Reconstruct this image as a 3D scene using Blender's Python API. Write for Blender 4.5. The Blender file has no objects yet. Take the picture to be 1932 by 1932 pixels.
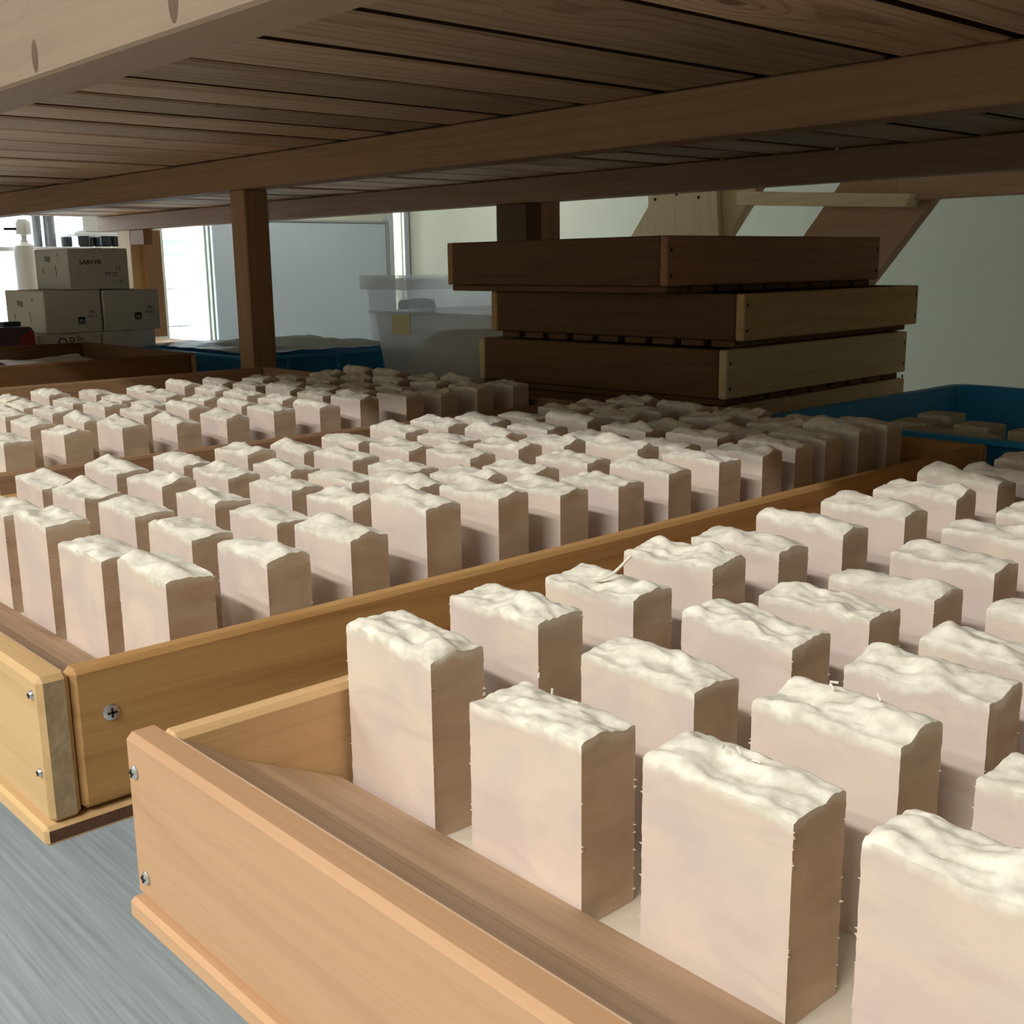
import bpy, bmesh, math, random
from mathutils import Vector, Matrix, noise as mnoise

# ------------------------------------------------------------------ camera, world, light, exposure
scene = bpy.context.scene
COL = scene.collection
RES = 1932.0
F_PX = 2150.4
TH, PITCH, ROLL = math.radians(47.679), math.radians(12.308), math.radians(-0.749)
fh = Vector((-math.sin(TH), math.cos(TH), 0)); up = Vector((0, 0, 1)); rt = fh.cross(up)
fw = fh * math.cos(PITCH) - up * math.sin(PITCH); cu = rt.cross(fw)
rt2 = rt * math.cos(ROLL) + cu * math.sin(ROLL); cu2 = -rt * math.sin(ROLL) + cu * math.cos(ROLL)
cam_data = bpy.data.cameras.new('camera'); cam = bpy.data.objects.new('camera', cam_data); COL.objects.link(cam)
cam_data.sensor_width = 36.0; cam_data.lens = 36.0 * F_PX / RES; cam_data.clip_start = 0.02; cam_data.clip_end = 100
M = Matrix((rt2, cu2, -fw)).transposed().to_4x4(); M.translation = Vector((0, 0, 0.29)); cam.matrix_world = M
scene.camera = cam

world = bpy.data.worlds.new('daylight'); scene.world = world; world.use_nodes = True
bg = world.node_tree.nodes['Background']; bg.inputs['Color'].default_value = (0.86, 0.94, 1.0, 1); bg.inputs['Strength'].default_value = 6.5

vs = scene.view_settings
vs.view_transform = 'Standard'; vs.look = 'None'; vs.gamma = 1.0; vs.use_curve_mapping = False; vs.exposure = 0.82
scene.cycles.max_bounces = 6; scene.cycles.diffuse_bounces = 4; scene.cycles.adaptive_threshold = 0.05; scene.cycles.glossy_bounces = 2; scene.cycles.transparent_max_bounces = 8

LAMPS = [  # ceiling tubes: x, y, length along x, watts
    (-0.05, -1.40, 1.5, 40.0),
    (-2.3, -1.70, 1.5, 30.0),
    (-4.9, -1.4, 1.5, 16.0),
    (-5.2, 3.45, 1.0, 15.0),
    (1.6, 3.0, 1.4, 1.2),
]
LAMP_COL = (1.0, 0.965, 0.91)
FLOOR_Z, CEIL_Z = -0.80, 1.80
WL, WR, WF, WB = -6.2, 3.0, -3.0, 4.75       # room walls

R = random.Random(7)

# ------------------------------------------------------------------ helpers
def tag(o, label=None, cat=None, group=None, kind=None):
    if label: o['label'] = label
    if cat: o['category'] = cat
    if group: o['group'] = group
    if kind: o['kind'] = kind
    return o

def empty(name, loc, rz=0.0, **kw):
    o = bpy.data.objects.new(name, None); o.empty_display_size = 0.02
    o.location = loc; o.rotation_euler = (0, 0, rz); COL.objects.link(o)
    return tag(o, **kw)

def link(name, me, mat, parent=None, loc=(0, 0, 0), rot=None, world=False):
    o = bpy.data.objects.new(name, me); COL.objects.link(o)
    if mat is not None and len(me.materials) == 0:
        for m in (mat if isinstance(mat, (list, tuple)) else [mat]): me.materials.append(m)
    o.parent = parent
    l = Vector(loc)
    if world and parent is not None: l = l - parent.location
    o.location = l
    if rot: o.rotation_euler = rot
    return o

def box_mesh(name, sx, sy, sz, bevel=0.0, end_axis=None, seg=1, wob=0.0):
    bm = bmesh.new(); bmesh.ops.create_cube(bm, size=1.0)
    for v in bm.verts: v.co = Vector((v.co.x * sx, v.co.y * sy, v.co.z * sz))
    if bevel > 0:
        bmesh.ops.bevel(bm, geom=list(bm.edges), offset=min(bevel, 0.45 * min(sx, sy, sz)), segments=seg, affect='EDGES', profile=0.6)
    if end_axis is not None:
        for f in bm.faces:
            if abs(f.normal[end_axis]) > 0.95: f.material_index = 1
    me = bpy.data.meshes.new(name); bm.to_mesh(me); bm.free()
    return me

def box(name, x0, x1, y0, y1, z0, z1, mat, parent=None, bevel=0.002, end=None, end_axis=None, rot=None, local=False, seg=1):
    me = box_mesh(name, x1 - x0, y1 - y0, z1 - z0, bevel, end_axis if end else None, seg)
    c = ((x0 + x1) / 2, (y0 + y1) / 2, (z0 + z1) / 2)
    mats = [mat, end] if end else mat
    return link(name, me, mats, parent, c, rot, world=not local)

def prism(name, poly, axis, t0, t1, mat, parent=None, bevel=0.0, local=False):
    """extrude a 2D outline (in the two other axes, in order) along axis from t0 to t1"""
    bm = bmesh.new()
    cx = sum(p[0] for p in poly) / len(poly); cy = sum(p[1] for p in poly) / len(poly); ct = (t0 + t1) / 2
    def mk(a, b, t):
        a -= cx; b -= cy; t -= ct
        return {0: (t, a, b), 1: (a, t, b), 2: (a, b, t)}[axis]
    lo = [bm.verts.new(mk(a, b, t0)) for a, b in poly]; hi = [bm.verts.new(mk(a, b, t1)) for a, b in poly]
    n = len(poly)
    bm.faces.new(lo); bm.faces.new(hi[::-1])
    for i in range(n): bm.faces.new((lo[i], hi[i], hi[(i + 1) % n], lo[(i + 1) % n]))
    bmesh.ops.recalc_face_normals(bm, faces=bm.faces[:])
    if bevel: bmesh.ops.bevel(bm, geom=list(bm.edges), offset=bevel, segments=1, affect='EDGES')
    me = bpy.data.meshes.new(name); bm.to_mesh(me); bm.free()
    c = {0: (ct, cx, cy), 1: (cx, ct, cy), 2: (cx, cy, ct)}[axis]
    return link(name, me, mat, parent, c, world=not local)

def lathe(name, prof, mat, parent=None, loc=(0, 0, 0), rot=None, n=20, local=True):
    bm = bmesh.new(); rings = []
    for r, z in prof:
        if r < 1e-6: rings.append([bm.verts.new((0, 0, z))])
        else: rings.append([bm.verts.new((r * math.cos(2 * math.pi * i / n), r * math.sin(2 * math.pi * i / n), z)) for i in range(n)])
    for a, b in zip(rings, rings[1:]):
        for i in range(n):
            j = (i + 1) % n
            if len(a) == 1 and len(b) == 1: continue
            if len(a) == 1: bm.faces.new((a[0], b[i], b[j]))
            elif len(b) == 1: bm.faces.new((a[i], a[j], b[0]))
            else: bm.faces.new((a[i], a[j], b[j], b[i]))
    if len(rings[0]) > 1: bm.faces.new(rings[0][::-1])
    if len(rings[-1]) > 1: bm.faces.new(rings[-1])
    bmesh.ops.recalc_face_normals(bm, faces=bm.faces[:])
    for f in bm.faces: f.smooth = True
    me = bpy.data.meshes.new(name); bm.to_mesh(me); bm.free(); me.set_sharp_from_angle(angle=math.radians(40))
    return link(name, me, mat, parent, loc, rot, world=not local)

# ------------------------------------------------------------------ materials
def new_mat(name):
    m = bpy.data.materials.new(name); m.use_nodes = True
    nt = m.node_tree; b = nt.nodes['Principled BSDF']
    return m, nt, b

class N:
    """tiny node builder"""
    def __init__(self, nt): self.nt = nt
    def add(self, t, **kw):
        n = self.nt.nodes.new(t)
        for k, v in kw.items(): setattr(n, k, v)
        return n
    def lk(self, a, b): self.nt.links.new(a, b)
    def val(self, sock, v):
        if hasattr(v, 'is_output') or isinstance(v, bpy.types.NodeSocket): self.lk(v, sock)
        else: sock.default_value = v
    def math(self, op, a, b=0.5, c=None, clamp=False):
        n = self.add('ShaderNodeMath', operation=op, use_clamp=clamp)
        self.val(n.inputs[0], a); self.val(n.inputs[1], b)
        if c is not None: self.val(n.inputs[2], c)
        return n.outputs[0]
    def mix(self, f, a, b, mode='MIX'):
        n = self.add('ShaderNodeMix', data_type='RGBA', blend_type=mode)
        self.val(n.inputs[0], f); self.val(n.inputs[6], a); self.val(n.inputs[7], b)
        return n.outputs[2]
    def noise(self, vec, scale, detail=3.0, rough=0.55, dist=0.0):
        n = self.add('ShaderNodeTexNoise'); self.val(n.inputs['Vector'], vec)
        n.inputs['Scale'].default_value = scale; n.inputs['Detail'].default_value = detail
        n.inputs['Roughness'].default_value = rough; n.inputs['Distortion'].default_value = dist
        return n.outputs['Fac']
    def ramp(self, fac, stops):
        n = self.add('ShaderNodeValToRGB'); cr = n.color_ramp
        while len(cr.elements) < len(stops): cr.elements.new(0.5)
        for e, (p, c) in zip(cr.elements, stops):
            e.position = p; e.color = (c, c, c, 1) if isinstance(c, (int, float)) else (c[0], c[1], c[2], 1)
        self.lk(fac, n.inputs[0]); return n.outputs[0]
    def maprange(self, v, a, b, c=0.0, d=1.0, smooth=False):
        n = self.add('ShaderNodeMapRange', interpolation_type='SMOOTHSTEP' if smooth else 'LINEAR')
        self.val(n.inputs[0], v)
        for i, x in enumerate((a, b, c, d)): n.inputs[i + 1].default_value = x
        return n.outputs[0]

def rgb(c): return (c[0], c[1], c[2], 1.0)
def s2l(*c):
    """sRGB 0..255 to linear"""
    return tuple((x / 255 / 12.92) if x / 255 <= 0.04045 else ((x / 255 + 0.055) / 1.055) ** 2.4 for x in c)

def wood(name, light, dark, axis, ring=34.0, knots=0.35, rough=0.62, contrast=0.7, vary=0.12, knot_col=None):
    m, nt, b = new_mat(name); n = N(nt)
    tc = n.add('ShaderNodeTexCoord'); oi = n.add('ShaderNodeObjectInfo')
    off = n.add('ShaderNodeVectorMath', operation='MULTIPLY_ADD')
    n.lk(oi.outputs['Random'], off.inputs[0]); off.inputs[1].default_value = (13.1, 7.7, 5.3); n.lk(tc.outputs['Object'], off.inputs[2])
    p = off.outputs[0]
    st = [1.0, 1.0, 1.0]; st[axis] = 0.085
    mp = n.add('ShaderNodeMapping'); n.lk(p, mp.inputs['Vector']); mp.inputs['Scale'].default_value = st
    # cathedral figure: warped distance bands across the grain
    warp = n.noise(mp.outputs[0], 9.0, 2.0, 0.5, 0.3)
    sep = n.add('ShaderNodeSeparateXYZ'); n.lk(mp.outputs[0], sep.inputs[0])
    others = [i for i in range(3) if i != axis]
    rr = n.math('ADD', n.math('MULTIPLY', sep.outputs[others[0]], 1.0), n.math('MULTIPLY', sep.outputs[others[1]], 0.8))
    ph = n.math('ADD', n.math('MULTIPLY', rr, ring), n.math('MULTIPLY', warp, 7.0))
    # knots bend the rings
    st2 = [9.0, 9.0, 9.0]; st2[axis] = 4.0
    mp2 = n.add('ShaderNodeMapping'); n.lk(p, mp2.inputs['Vector']); mp2.inputs['Scale'].default_value = st2
    vo = n.add('ShaderNodeTexVoronoi', feature='F1'); n.lk(mp2.outputs[0], vo.inputs['Vector']); vo.inputs['Scale'].default_value = 1.0
    csep = n.add('ShaderNodeSeparateColor'); n.lk(vo.outputs['Color'], csep.inputs[0])
    has = n.math('GREATER_THAN', csep.outputs[0], 1.0 - knots)
    kd = n.maprange(vo.outputs['Distance'], 0.07, 0.5, 1.0, 0.0, True)
    kb = n.math('MULTIPLY', kd, has)
    ph = n.math('ADD', ph, n.math('MULTIPLY', kb, 2.2))
    band = n.math('FRACT', ph)
    band = n.ramp(band, [(0.0, 0.25), (0.62, 0.0), (0.9, 1.0), (1.0, 0.25)])
    fs = [150.0, 150.0, 150.0]; fs[axis] = 4.0
    mp3 = n.add('ShaderNodeMapping'); n.lk(p, mp3.inputs['Vector']); mp3.inputs['Scale'].default_value = fs
    fine = n.noise(mp3.outputs[0], 1.0, 3.0, 0.6)
    broad = n.noise(mp.outputs[0], 3.2, 2.0)
    f = n.math('ADD', n.math('MULTIPLY', band, 0.42 * contrast), n.math('MULTIPLY', n.math('SUBTRACT', fine, 0.5), 0.85 * contrast))
    f = n.math('ADD', f, n.math('MULTIPLY', n.math('SUBTRACT', broad, 0.38), 0.9 * contrast), clamp=True)
    c = n.mix(f, rgb(light), rgb(dark))
    kc = n.math('MULTIPLY', n.maprange(vo.outputs['Distance'], 0.055, 0.10, 1.0, 0.0, True), has)
    kcol = knot_col or tuple(x * 0.42 for x in dark)
    c = n.mix(n.math('MULTIPLY', kc, 0.75), c, rgb(kcol))
    hs = n.add('ShaderNodeHueSaturation'); n.lk(c, hs.inputs['Color'])
    n.lk(n.maprange(oi.outputs['Random'], 0, 1, 1 - vary, 1 + vary), hs.inputs['Value'])
    n.lk(hs.outputs[0], b.inputs['Base Color'])
    b.inputs['Roughness'].default_value = rough; b.inputs['Specular IOR Level'].default_value = 0.3
    bp = n.add('ShaderNodeBump'); bp.inputs['Strength'].default_value = 0.18; bp.inputs['Distance'].default_value = 0.002
    n.lk(fine, bp.inputs['Height']); n.lk(bp.outputs[0], b.inputs['Normal'])
    return m

def plain(name, col, rough=0.6, spec=0.4, metal=0.0, var=0.0, scale=20.0, bump=0.0, trans=0.0, ior=1.45, alpha=1.0):
    m, nt, b = new_mat(name); n = N(nt)
    b.inputs['Base Color'].default_value = rgb(col); b.inputs['Roughness'].default_value = rough
    b.inputs['Specular IOR Level'].default_value = spec; b.inputs['Metallic'].default_value = metal
    b.inputs['Transmission Weight'].default_value = trans; b.inputs['IOR'].default_value = ior; b.inputs['Alpha'].default_value = alpha
    if var or bump:
        tc = n.add('ShaderNodeTexCoord'); ns = n.noise(tc.outputs['Object'], scale, 4.0, 0.6)
        if var:
            c = n.mix(n.maprange(ns, 0.3, 0.7), rgb(tuple(x * (1 - var) for x in col)), rgb(tuple(min(1, x * (1 + var)) for x in col)))
            n.lk(c, b.inputs['Base Color'])
        if bump:
            bp = n.add('ShaderNodeBump'); bp.inputs['Strength'].default_value = bump; bp.inputs['Distance'].default_value = 0.003
            n.lk(ns, bp.inputs['Height']); n.lk(bp.outputs[0], b.inputs['Normal'])
    return m

def soap_mat():
    m, nt, b = new_mat('soap'); n = N(nt)
    tc = n.add('ShaderNodeTexCoord'); oi = n.add('ShaderNodeObjectInfo')
    off = n.add('ShaderNodeVectorMath', operation='MULTIPLY_ADD')
    n.lk(oi.outputs['Random'], off.inputs[0]); off.inputs[1].default_value = (3.1, 7.7, 5.3); n.lk(tc.outputs['Object'], off.inputs[2])
    p = off.outputs[0]
    at = n.add('ShaderNodeAttribute', attribute_name='dtop')
    big = n.noise(p, 22.0, 3.0, 0.5, 0.6)
    mpz = n.add('ShaderNodeMapping'); n.lk(p, mpz.inputs['Vector']); mpz.inputs['Scale'].default_value = (14, 14, 60); mpz.inputs['Rotation'].default_value = (0, 0.35, 0)
    streak = n.noise(mpz.outputs[0], 1.0, 3.0, 0.6, 0.8)
    pink = n.mix(n.maprange(big, 0.32, 0.68, 0, 1, True), rgb(s2l(214, 199, 192)), rgb(s2l(227, 211, 195)))
    pink = n.mix(n.maprange(streak, 0.5, 0.75, 0, 0.55, True), pink, rgb(s2l(206, 188, 182)))
    # mould faces (the narrow sides) have a tanner skin than the cut faces
    geo = n.add('ShaderNodeNewGeometry')
    vt = n.add('ShaderNodeVectorTransform', vector_type='NORMAL', convert_from='WORLD', convert_to='OBJECT'); n.lk(geo.outputs['True Normal'], vt.inputs[0])
    sx = n.add('ShaderNodeSeparateXYZ'); n.lk(vt.outputs[0], sx.inputs[0])
    side = n.maprange(n.math('ABSOLUTE', sx.outputs[0]), 0.55, 0.85, 0, 1, True)
    tan = n.mix(n.maprange(streak, 0.35, 0.7), rgb(s2l(208, 184, 158)), rgb(s2l(190, 162, 137)))
    c = n.mix(side, pink, tan)
    wob = n.math('MULTIPLY', n.math('SUBTRACT', n.noise(p, 60.0, 2.0), 0.5), 0.007)
    cap = n.maprange(n.math('ADD', at.outputs['Fac'], wob), 0.0012, 0.0058, 1.0, 0.0, True)
    crease = n.noise(p, 130.0, 3.0, 0.6)
    cream = n.mix(n.maprange(crease, 0.35, 0.6), rgb(s2l(222, 216, 202)), rgb(s2l(242, 237, 224)))
    cap = n.math('MULTIPLY', cap, n.maprange(side, 0, 1, 1.0, 0.45))
    c = n.mix(cap, c, cream)
    n.lk(c, b.inputs['Base Color'])
    b.inputs['Roughness'].default_value = 0.5; b.inputs['Specular IOR Level'].default_value = 0.3
    b.inputs['Subsurface Weight'].default_value = 0.0; b.inputs['Subsurface Radius'].default_value = (1.0, 0.55, 0.32); b.inputs['Subsurface Scale'].default_value = 0.006
    bp = n.add('ShaderNodeBump'); bp.inputs['Strength'].default_value = 0.25; bp.inputs['Distance'].default_value = 0.002
    n.lk(n.math('ADD', n.math('MULTIPLY', crease, n.maprange(cap, 0, 1, 0.25, 1.0)), n.math('MULTIPLY', streak, 0.25)), bp.inputs['Height']); n.lk(bp.outputs[0], b.inputs['Normal'])
    return m

MT = {}
PINE_L, PINE_D = s2l(214, 176, 128), s2l(170, 122, 74)
for ax, nm in enumerate('xyz'):
    MT['pine_' + nm] = wood('pine_' + nm, PINE_L, PINE_D, ax, knots=0.10)
    MT['honey_' + nm] = wood('honey_' + nm, s2l(208, 174, 126), s2l(176, 136, 90), ax, ring=22, knots=0.06, contrast=0.7)
    MT['gold_' + nm] = wood('gold_' + nm, s2l(196, 152, 98), s2l(146, 98, 52), ax, ring=30, knots=0.08, contrast=0.95)
    MT['cedar_' + nm] = wood('cedar_' + nm, s2l(176, 130, 96), s2l(120, 78, 50), ax, ring=52, knots=0.16, vary=0.16)
    MT['redwood_' + nm] = wood('redwood_' + nm, s2l(166, 132, 102), s2l(122, 88, 62), ax, ring=60, knots=0.08)
    MT['pale_' + nm] = wood('pale_' + nm, s2l(226, 202, 160), s2l(196, 164, 116), ax, ring=26, knots=0.07)
    MT['rosy_' + nm] = wood('rosy_' + nm, s2l(194, 154, 118), s2l(160, 116, 82), ax, ring=24, knots=0.05, contrast=0.6)
    MT['drift_' + nm] = wood('drift_' + nm, s2l(190, 160, 130), s2l(150, 118, 92), ax, ring=30, knots=0.06, contrast=0.9)
    MT['brown_' + nm] = wood('brown_' + nm, s2l(112, 80, 50), s2l(76, 52, 31), ax, ring=40, knots=0.08)
MT['beam_pale_x'] = wood('beam_pale_x', s2l(154, 132, 112), s2l(124, 97, 78), 0, ring=20, knots=0.1, contrast=0.5, knot_col=s2l(110, 88, 74))
MT['plank_y'] = wood('plank_y', s2l(216, 187, 156), s2l(148, 116, 90), 1, ring=36, knots=0.25, contrast=1.25, vary=0.42)
MT['gap_shade'] = plain('painted_gap_shade', s2l(62, 46, 34), 0.9, 0.1, var=0.3, scale=60)  # gap shade painted as dark colour on the plank sides
MT['slat_end'] = plain('brown_slat_end', s2l(104, 78, 62), 0.85, 0.1, var=0.25, scale=70)
MT['end_grain'] = plain('end_grain', s2l(168, 148, 118), 0.85, 0.1, var=0.22, scale=90, bump=0.3)
MT['steel'] = plain('screw_steel', (0.55, 0.55, 0.55), 0.35, 0.5, metal=0.9)
MT['dark'] = plain('dark_slot', (0.02, 0.018, 0.016), 0.8)
MT['liner'] = plain('liner_paper', s2l(214, 204, 186), 0.8, 0.2, var=0.06, scale=14)
MT['paper'] = plain('white_paper', s2l(232, 232, 232), 0.75, 0.2)
MT['soap'] = soap_mat()
MT['blue'] = plain('blue_plastic', s2l(44, 146, 208), 0.42, 0.5, var=0.08, scale=6)
MT['carton'] = plain('white_carton', s2l(206, 204, 198), 0.8, 0.2, var=0.04, scale=10)
MT['carton_tape'] = plain('carton_tape', s2l(120, 112, 98), 0.6)
MT['ink'] = plain('black_ink', (0.015, 0.015, 0.015), 0.7)
MT['ink_grey'] = plain('grey_ink', s2l(110, 112, 112), 0.7)
def cloudy(name, col, see, spread, rough=0.3):
    m = bpy.data.materials.new(name); m.use_nodes = True; nt = m.node_tree; n = N(nt); b = nt.nodes['Principled BSDF']; o = nt.nodes['Material Output']
    b.inputs['Base Color'].default_value = rgb(col); b.inputs['Roughness'].default_value = rough
    tl = n.add('ShaderNodeBsdfTranslucent'); tl.inputs['Color'].default_value = rgb(col); tp = n.add('ShaderNodeBsdfTransparent')
    a = n.add('ShaderNodeMixShader'); a.inputs[0].default_value = spread; n.lk(b.outputs[0], a.inputs[1]); n.lk(tl.outputs[0], a.inputs[2])
    c = n.add('ShaderNodeMixShader'); c.inputs[0].default_value = see; n.lk(a.outputs[0], c.inputs[1]); n.lk(tp.outputs[0], c.inputs[2]); n.lk(c.outputs[0], o.inputs['Surface'])
    return m
MT['clear'] = cloudy('clear_plastic', (0.86, 0.91, 0.95), 0.62, 0.6)
MT['milky'] = cloudy('milky_plastic', (0.95, 0.97, 0.99), 0.56, 0.7)
MT['sheet'] = cloudy('plastic_sheet', s2l(236, 238, 228), 0.1, 0.35)
MT['white_plastic'] = plain('white_plastic', s2l(240, 240, 238), 0.4, 0.4)
MT['bag'] = cloudy('white_bag', s2l(245, 247, 248), 0.05, 0.5, 0.5)
MT['green'] = plain('pale_green', s2l(110, 150, 136), 0.6, var=0.25, scale=30)
MT['yellow'] = plain('yellow_label', s2l(240, 238, 190), 0.7)
MT['black'] = plain('black_rubber', (0.03, 0.035, 0.04), 0.5)
MT['red'] = plain('red_print', s2l(150, 62, 64), 0.5, var=0.2, scale=18)
MT['purple'] = plain('purple_print', s2l(92, 78, 92), 0.5, var=0.3, scale=24)
MT['wall'] = plain('painted_wall', s2l(186, 188, 170), 0.85, 0.15, var=0.02, scale=3)
MT['ceiling'] = plain('painted_ceiling', s2l(226, 224, 214), 0.9, 0.1, var=0.02, scale=3)
MT['door'] = plain('grey_door', s2l(168, 176, 180), 0.38, 0.45, var=0.02, scale=2)
MT['frame'] = plain('aluminium_frame', s2l(178, 184, 184), 0.4, 0.5, metal=0.3)
MT['grey_metal'] = plain('grey_metal', s2l(150, 152, 156), 0.35, 0.5, metal=0.4)
MT['lamp_housing'] = plain('lamp_housing', s2l(235, 235, 232), 0.5)

def floor_mat():
    m, nt, b = new_mat('vinyl_floor'); n = N(nt); tc = n.add('ShaderNodeTexCoord')
    mp = n.add('ShaderNodeMapping'); n.lk(tc.outputs['Object'], mp.inputs['Vector']); mp.inputs['Scale'].default_value = (3.0, 110.0, 1.0)
    st = n.noise(mp.outputs[0], 1.0, 4.0, 0.65)
    mp2 = n.add('ShaderNodeMapping'); n.lk(tc.outputs['Object'], mp2.inputs['Vector']); mp2.inputs['Scale'].default_value = (0.8, 16.0, 1.0)
    st2 = n.noise(mp2.outputs[0], 1.0, 2.0)
    gr = n.noise(tc.outputs['Object'], 420.0, 2.0)
    f = n.math('ADD', n.math('MULTIPLY', n.math('SUBTRACT', st, 0.5), 1.5), n.math('MULTIPLY', n.math('SUBTRACT', st2, 0.5), 1.0))
    f = n.math('ADD', n.math('ADD', f, 0.5), n.math('MULTIPLY', n.math('SUBTRACT', gr, 0.5), 0.25), clamp=True)
    n.lk(n.mix(f, rgb(s2l(146, 157, 164)), rgb(s2l(200, 211, 217))), b.inputs['Base Color'])
    b.inputs['Roughness'].default_value = 0.5; b.inputs['Specular IOR Level'].default_value = 0.3
    return m
MT['floor'] = floor_mat()

def glass_mat():
    m = bpy.data.materials.new('window_glass'); m.use_nodes = True; nt = m.node_tree; nt.nodes.clear(); n = N(nt)
    o = n.add('ShaderNodeOutputMaterial'); g = n.add('ShaderNodeBsdfGlossy'); g.inputs['Roughness'].default_value = 0.05
    t = n.add('ShaderNodeBsdfTransparent'); t.inputs['Color'].default_value = (0.93, 0.96, 0.97, 1)
    mx = n.add('ShaderNodeMixShader'); mx.inputs[0].default_value = 0.06
    n.lk(t.outputs[0], mx.inputs[1]); n.lk(g.outputs[0], mx.inputs[2]); n.lk(mx.outputs[0], o.inputs['Surface'])
    return m
MT['glass'] = glass_mat()

# ------------------------------------------------------------------ the room
def struct(o): o['kind'] = 'structure'; return o
struct(box('floor', WL - 0.1, WR + 0.1, WF - 0.1, WB + 0.1, FLOOR_Z - 0.1, FLOOR_Z, MT['floor'], bevel=0))
struct(box('ceiling', WL - 0.1, WR + 0.1, WF - 0.1, WB + 0.1, CEIL_Z, CEIL_Z + 0.1, MT['ceiling'], bevel=0))
struct(box('wall_back', WL - 0.1, WR + 0.1, WB, WB + 0.1, FLOOR_Z, CEIL_Z, MT['wall'], bevel=0))
struct(box('wall_right', WR, WR + 0.1, WF, WB, FLOOR_Z, CEIL_Z, MT['wall'], bevel=0))
struct(box('wall_front', WL - 0.1, WR + 0.1, WF - 0.1, WF, FLOOR_Z, CEIL_Z, MT['wall'], bevel=0))
# left wall with openings: two windows and a door standing slightly ajar
def wall_with_openings(name, x0, x1, y0, y1, z0, z1, holes, mat):
    bm = bmesh.new()
    ys = sorted({y0, y1} | {h[0] for h in holes} | {h[1] for h in holes}); zs = sorted({z0, z1} | {h[2] for h in holes} | {h[3] for h in holes})
    for a, b in zip(ys, ys[1:]):
        for c, d in zip(zs, zs[1:]):
            my, mz = (a + b) / 2, (c + d) / 2
            if any(h[0] < my < h[1] and h[2] < mz < h[3] for h in holes): continue
            r = bmesh.ops.create_cube(bm, size=1.0)
            for v in r['verts']: v.co = Vector((v.co.x * (x1 - x0), v.co.y * (b - a) + my, v.co.z * (d - c) + mz))
    bmesh.ops.remove_doubles(bm, verts=bm.verts[:], dist=1e-5)
    me = bpy.data.meshes.new(name); bm.to_mesh(me); bm.free()
    return link(name, me, mat, None, ((x0 + x1) / 2, 0, 0))
W1 = (1.15, 2.72, -0.10, 1.25); W2 = (3.01, 3.29, FLOOR_Z, 1.05); SLIT = (4.612, 4.69, FLOOR_Z, 1.05)
struct(wall_with_openings('wall_left', WL - 0.1, WL, WF, WB, FLOOR_Z, CEIL_Z, [W1, W2, SLIT], MT['wall']))
for i, (a, b, c, d) in enumerate((W1, W2), 1):
    root = struct(box('window_%d' % i, WL - 0.06, WL - 0.052, a, b, c, d, MT['glass'], bevel=0))
    t = 0.035 if i == 1 else 0.012
    for (ya, yb, za, zb) in ((a, a + t, c, d), (b - t, b, c, d), (a + t, b - t, c, c + t), (a + t, b - t, d - t, d)):
        box('frame_bar', WL - 0.08, WL - 0.03, ya, yb, za, zb, MT['frame'], root, bevel=0.002)
    if i == 1: box('mullion', WL - 0.075, WL - 0.035, 1.86, 1.885, c + t, d - t, MT['frame'], root, bevel=0.002)
d1 = struct(box('door_1', WL + 0.004, WL + 0.035, 3.30, 4.54, FLOOR_Z, 0.552, MT['door'], bevel=0.004))
box('frame_bar', WL + 0.002, WL + 0.040, 4.54, 4.556, FLOOR_Z, 0.575, MT['grey_metal'], d1, bevel=0.002)
box('frame_bar', WL + 0.002, WL + 0.040, 3.30, 4.54, 0.552, 0.566, MT['grey_metal'], d1, bevel=0.002)
box('door_handle', WL + 0.035, WL + 0.055, 4.46, 4.48, 0.02, 0.14, MT['frame'], d1, bevel=0.004)
struct(box('trim_1', WL, WL + 0.03, 4.565, 4.608, FLOOR_Z, 1.1, MT['frame'], bevel=0.003))
struct(box('trim_2', WL, WL + 0.03, 4.694, 4.735, FLOOR_Z, 1.1, MT['frame'], bevel=0.003))

def ceiling_lamp(x, y, ln, watts, label):
    r = empty('ceiling_lamp', (x, y, CEIL_Z), label=label, cat='lamp', group='tube lamps on the ceiling')
    box('housing', x - ln / 2, x + ln / 2, y - 0.075, y + 0.075, CEIL_Z - 0.05, CEIL_Z - 0.001, MT['lamp_housing'], r, bevel=0.006)
    L = bpy.data.lights.new('tube_light', 'AREA'); L.shape = 'RECTANGLE'; L.size = ln * 0.95; L.size_y = 0.13; L.energy = watts; L.color = LAMP_COL
    lo = bpy.data.objects.new('tube_light', L); COL.objects.link(lo); lo.parent = r; lo.location = (0, 0, -0.058)
for (x, y, ln, w), lb in zip(LAMPS, ('white tube lamp on the ceiling above the aisle beside the first tray', 'white tube lamp on the ceiling above the aisle beside the third tray',
                                    'white tube lamp on the ceiling over the window end of the aisle', 'white tube lamp on the ceiling in front of the grey door', 'white tube lamp on the ceiling near the back wall')):
    ceiling_lamp(x, y, ln, w, lb)

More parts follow.
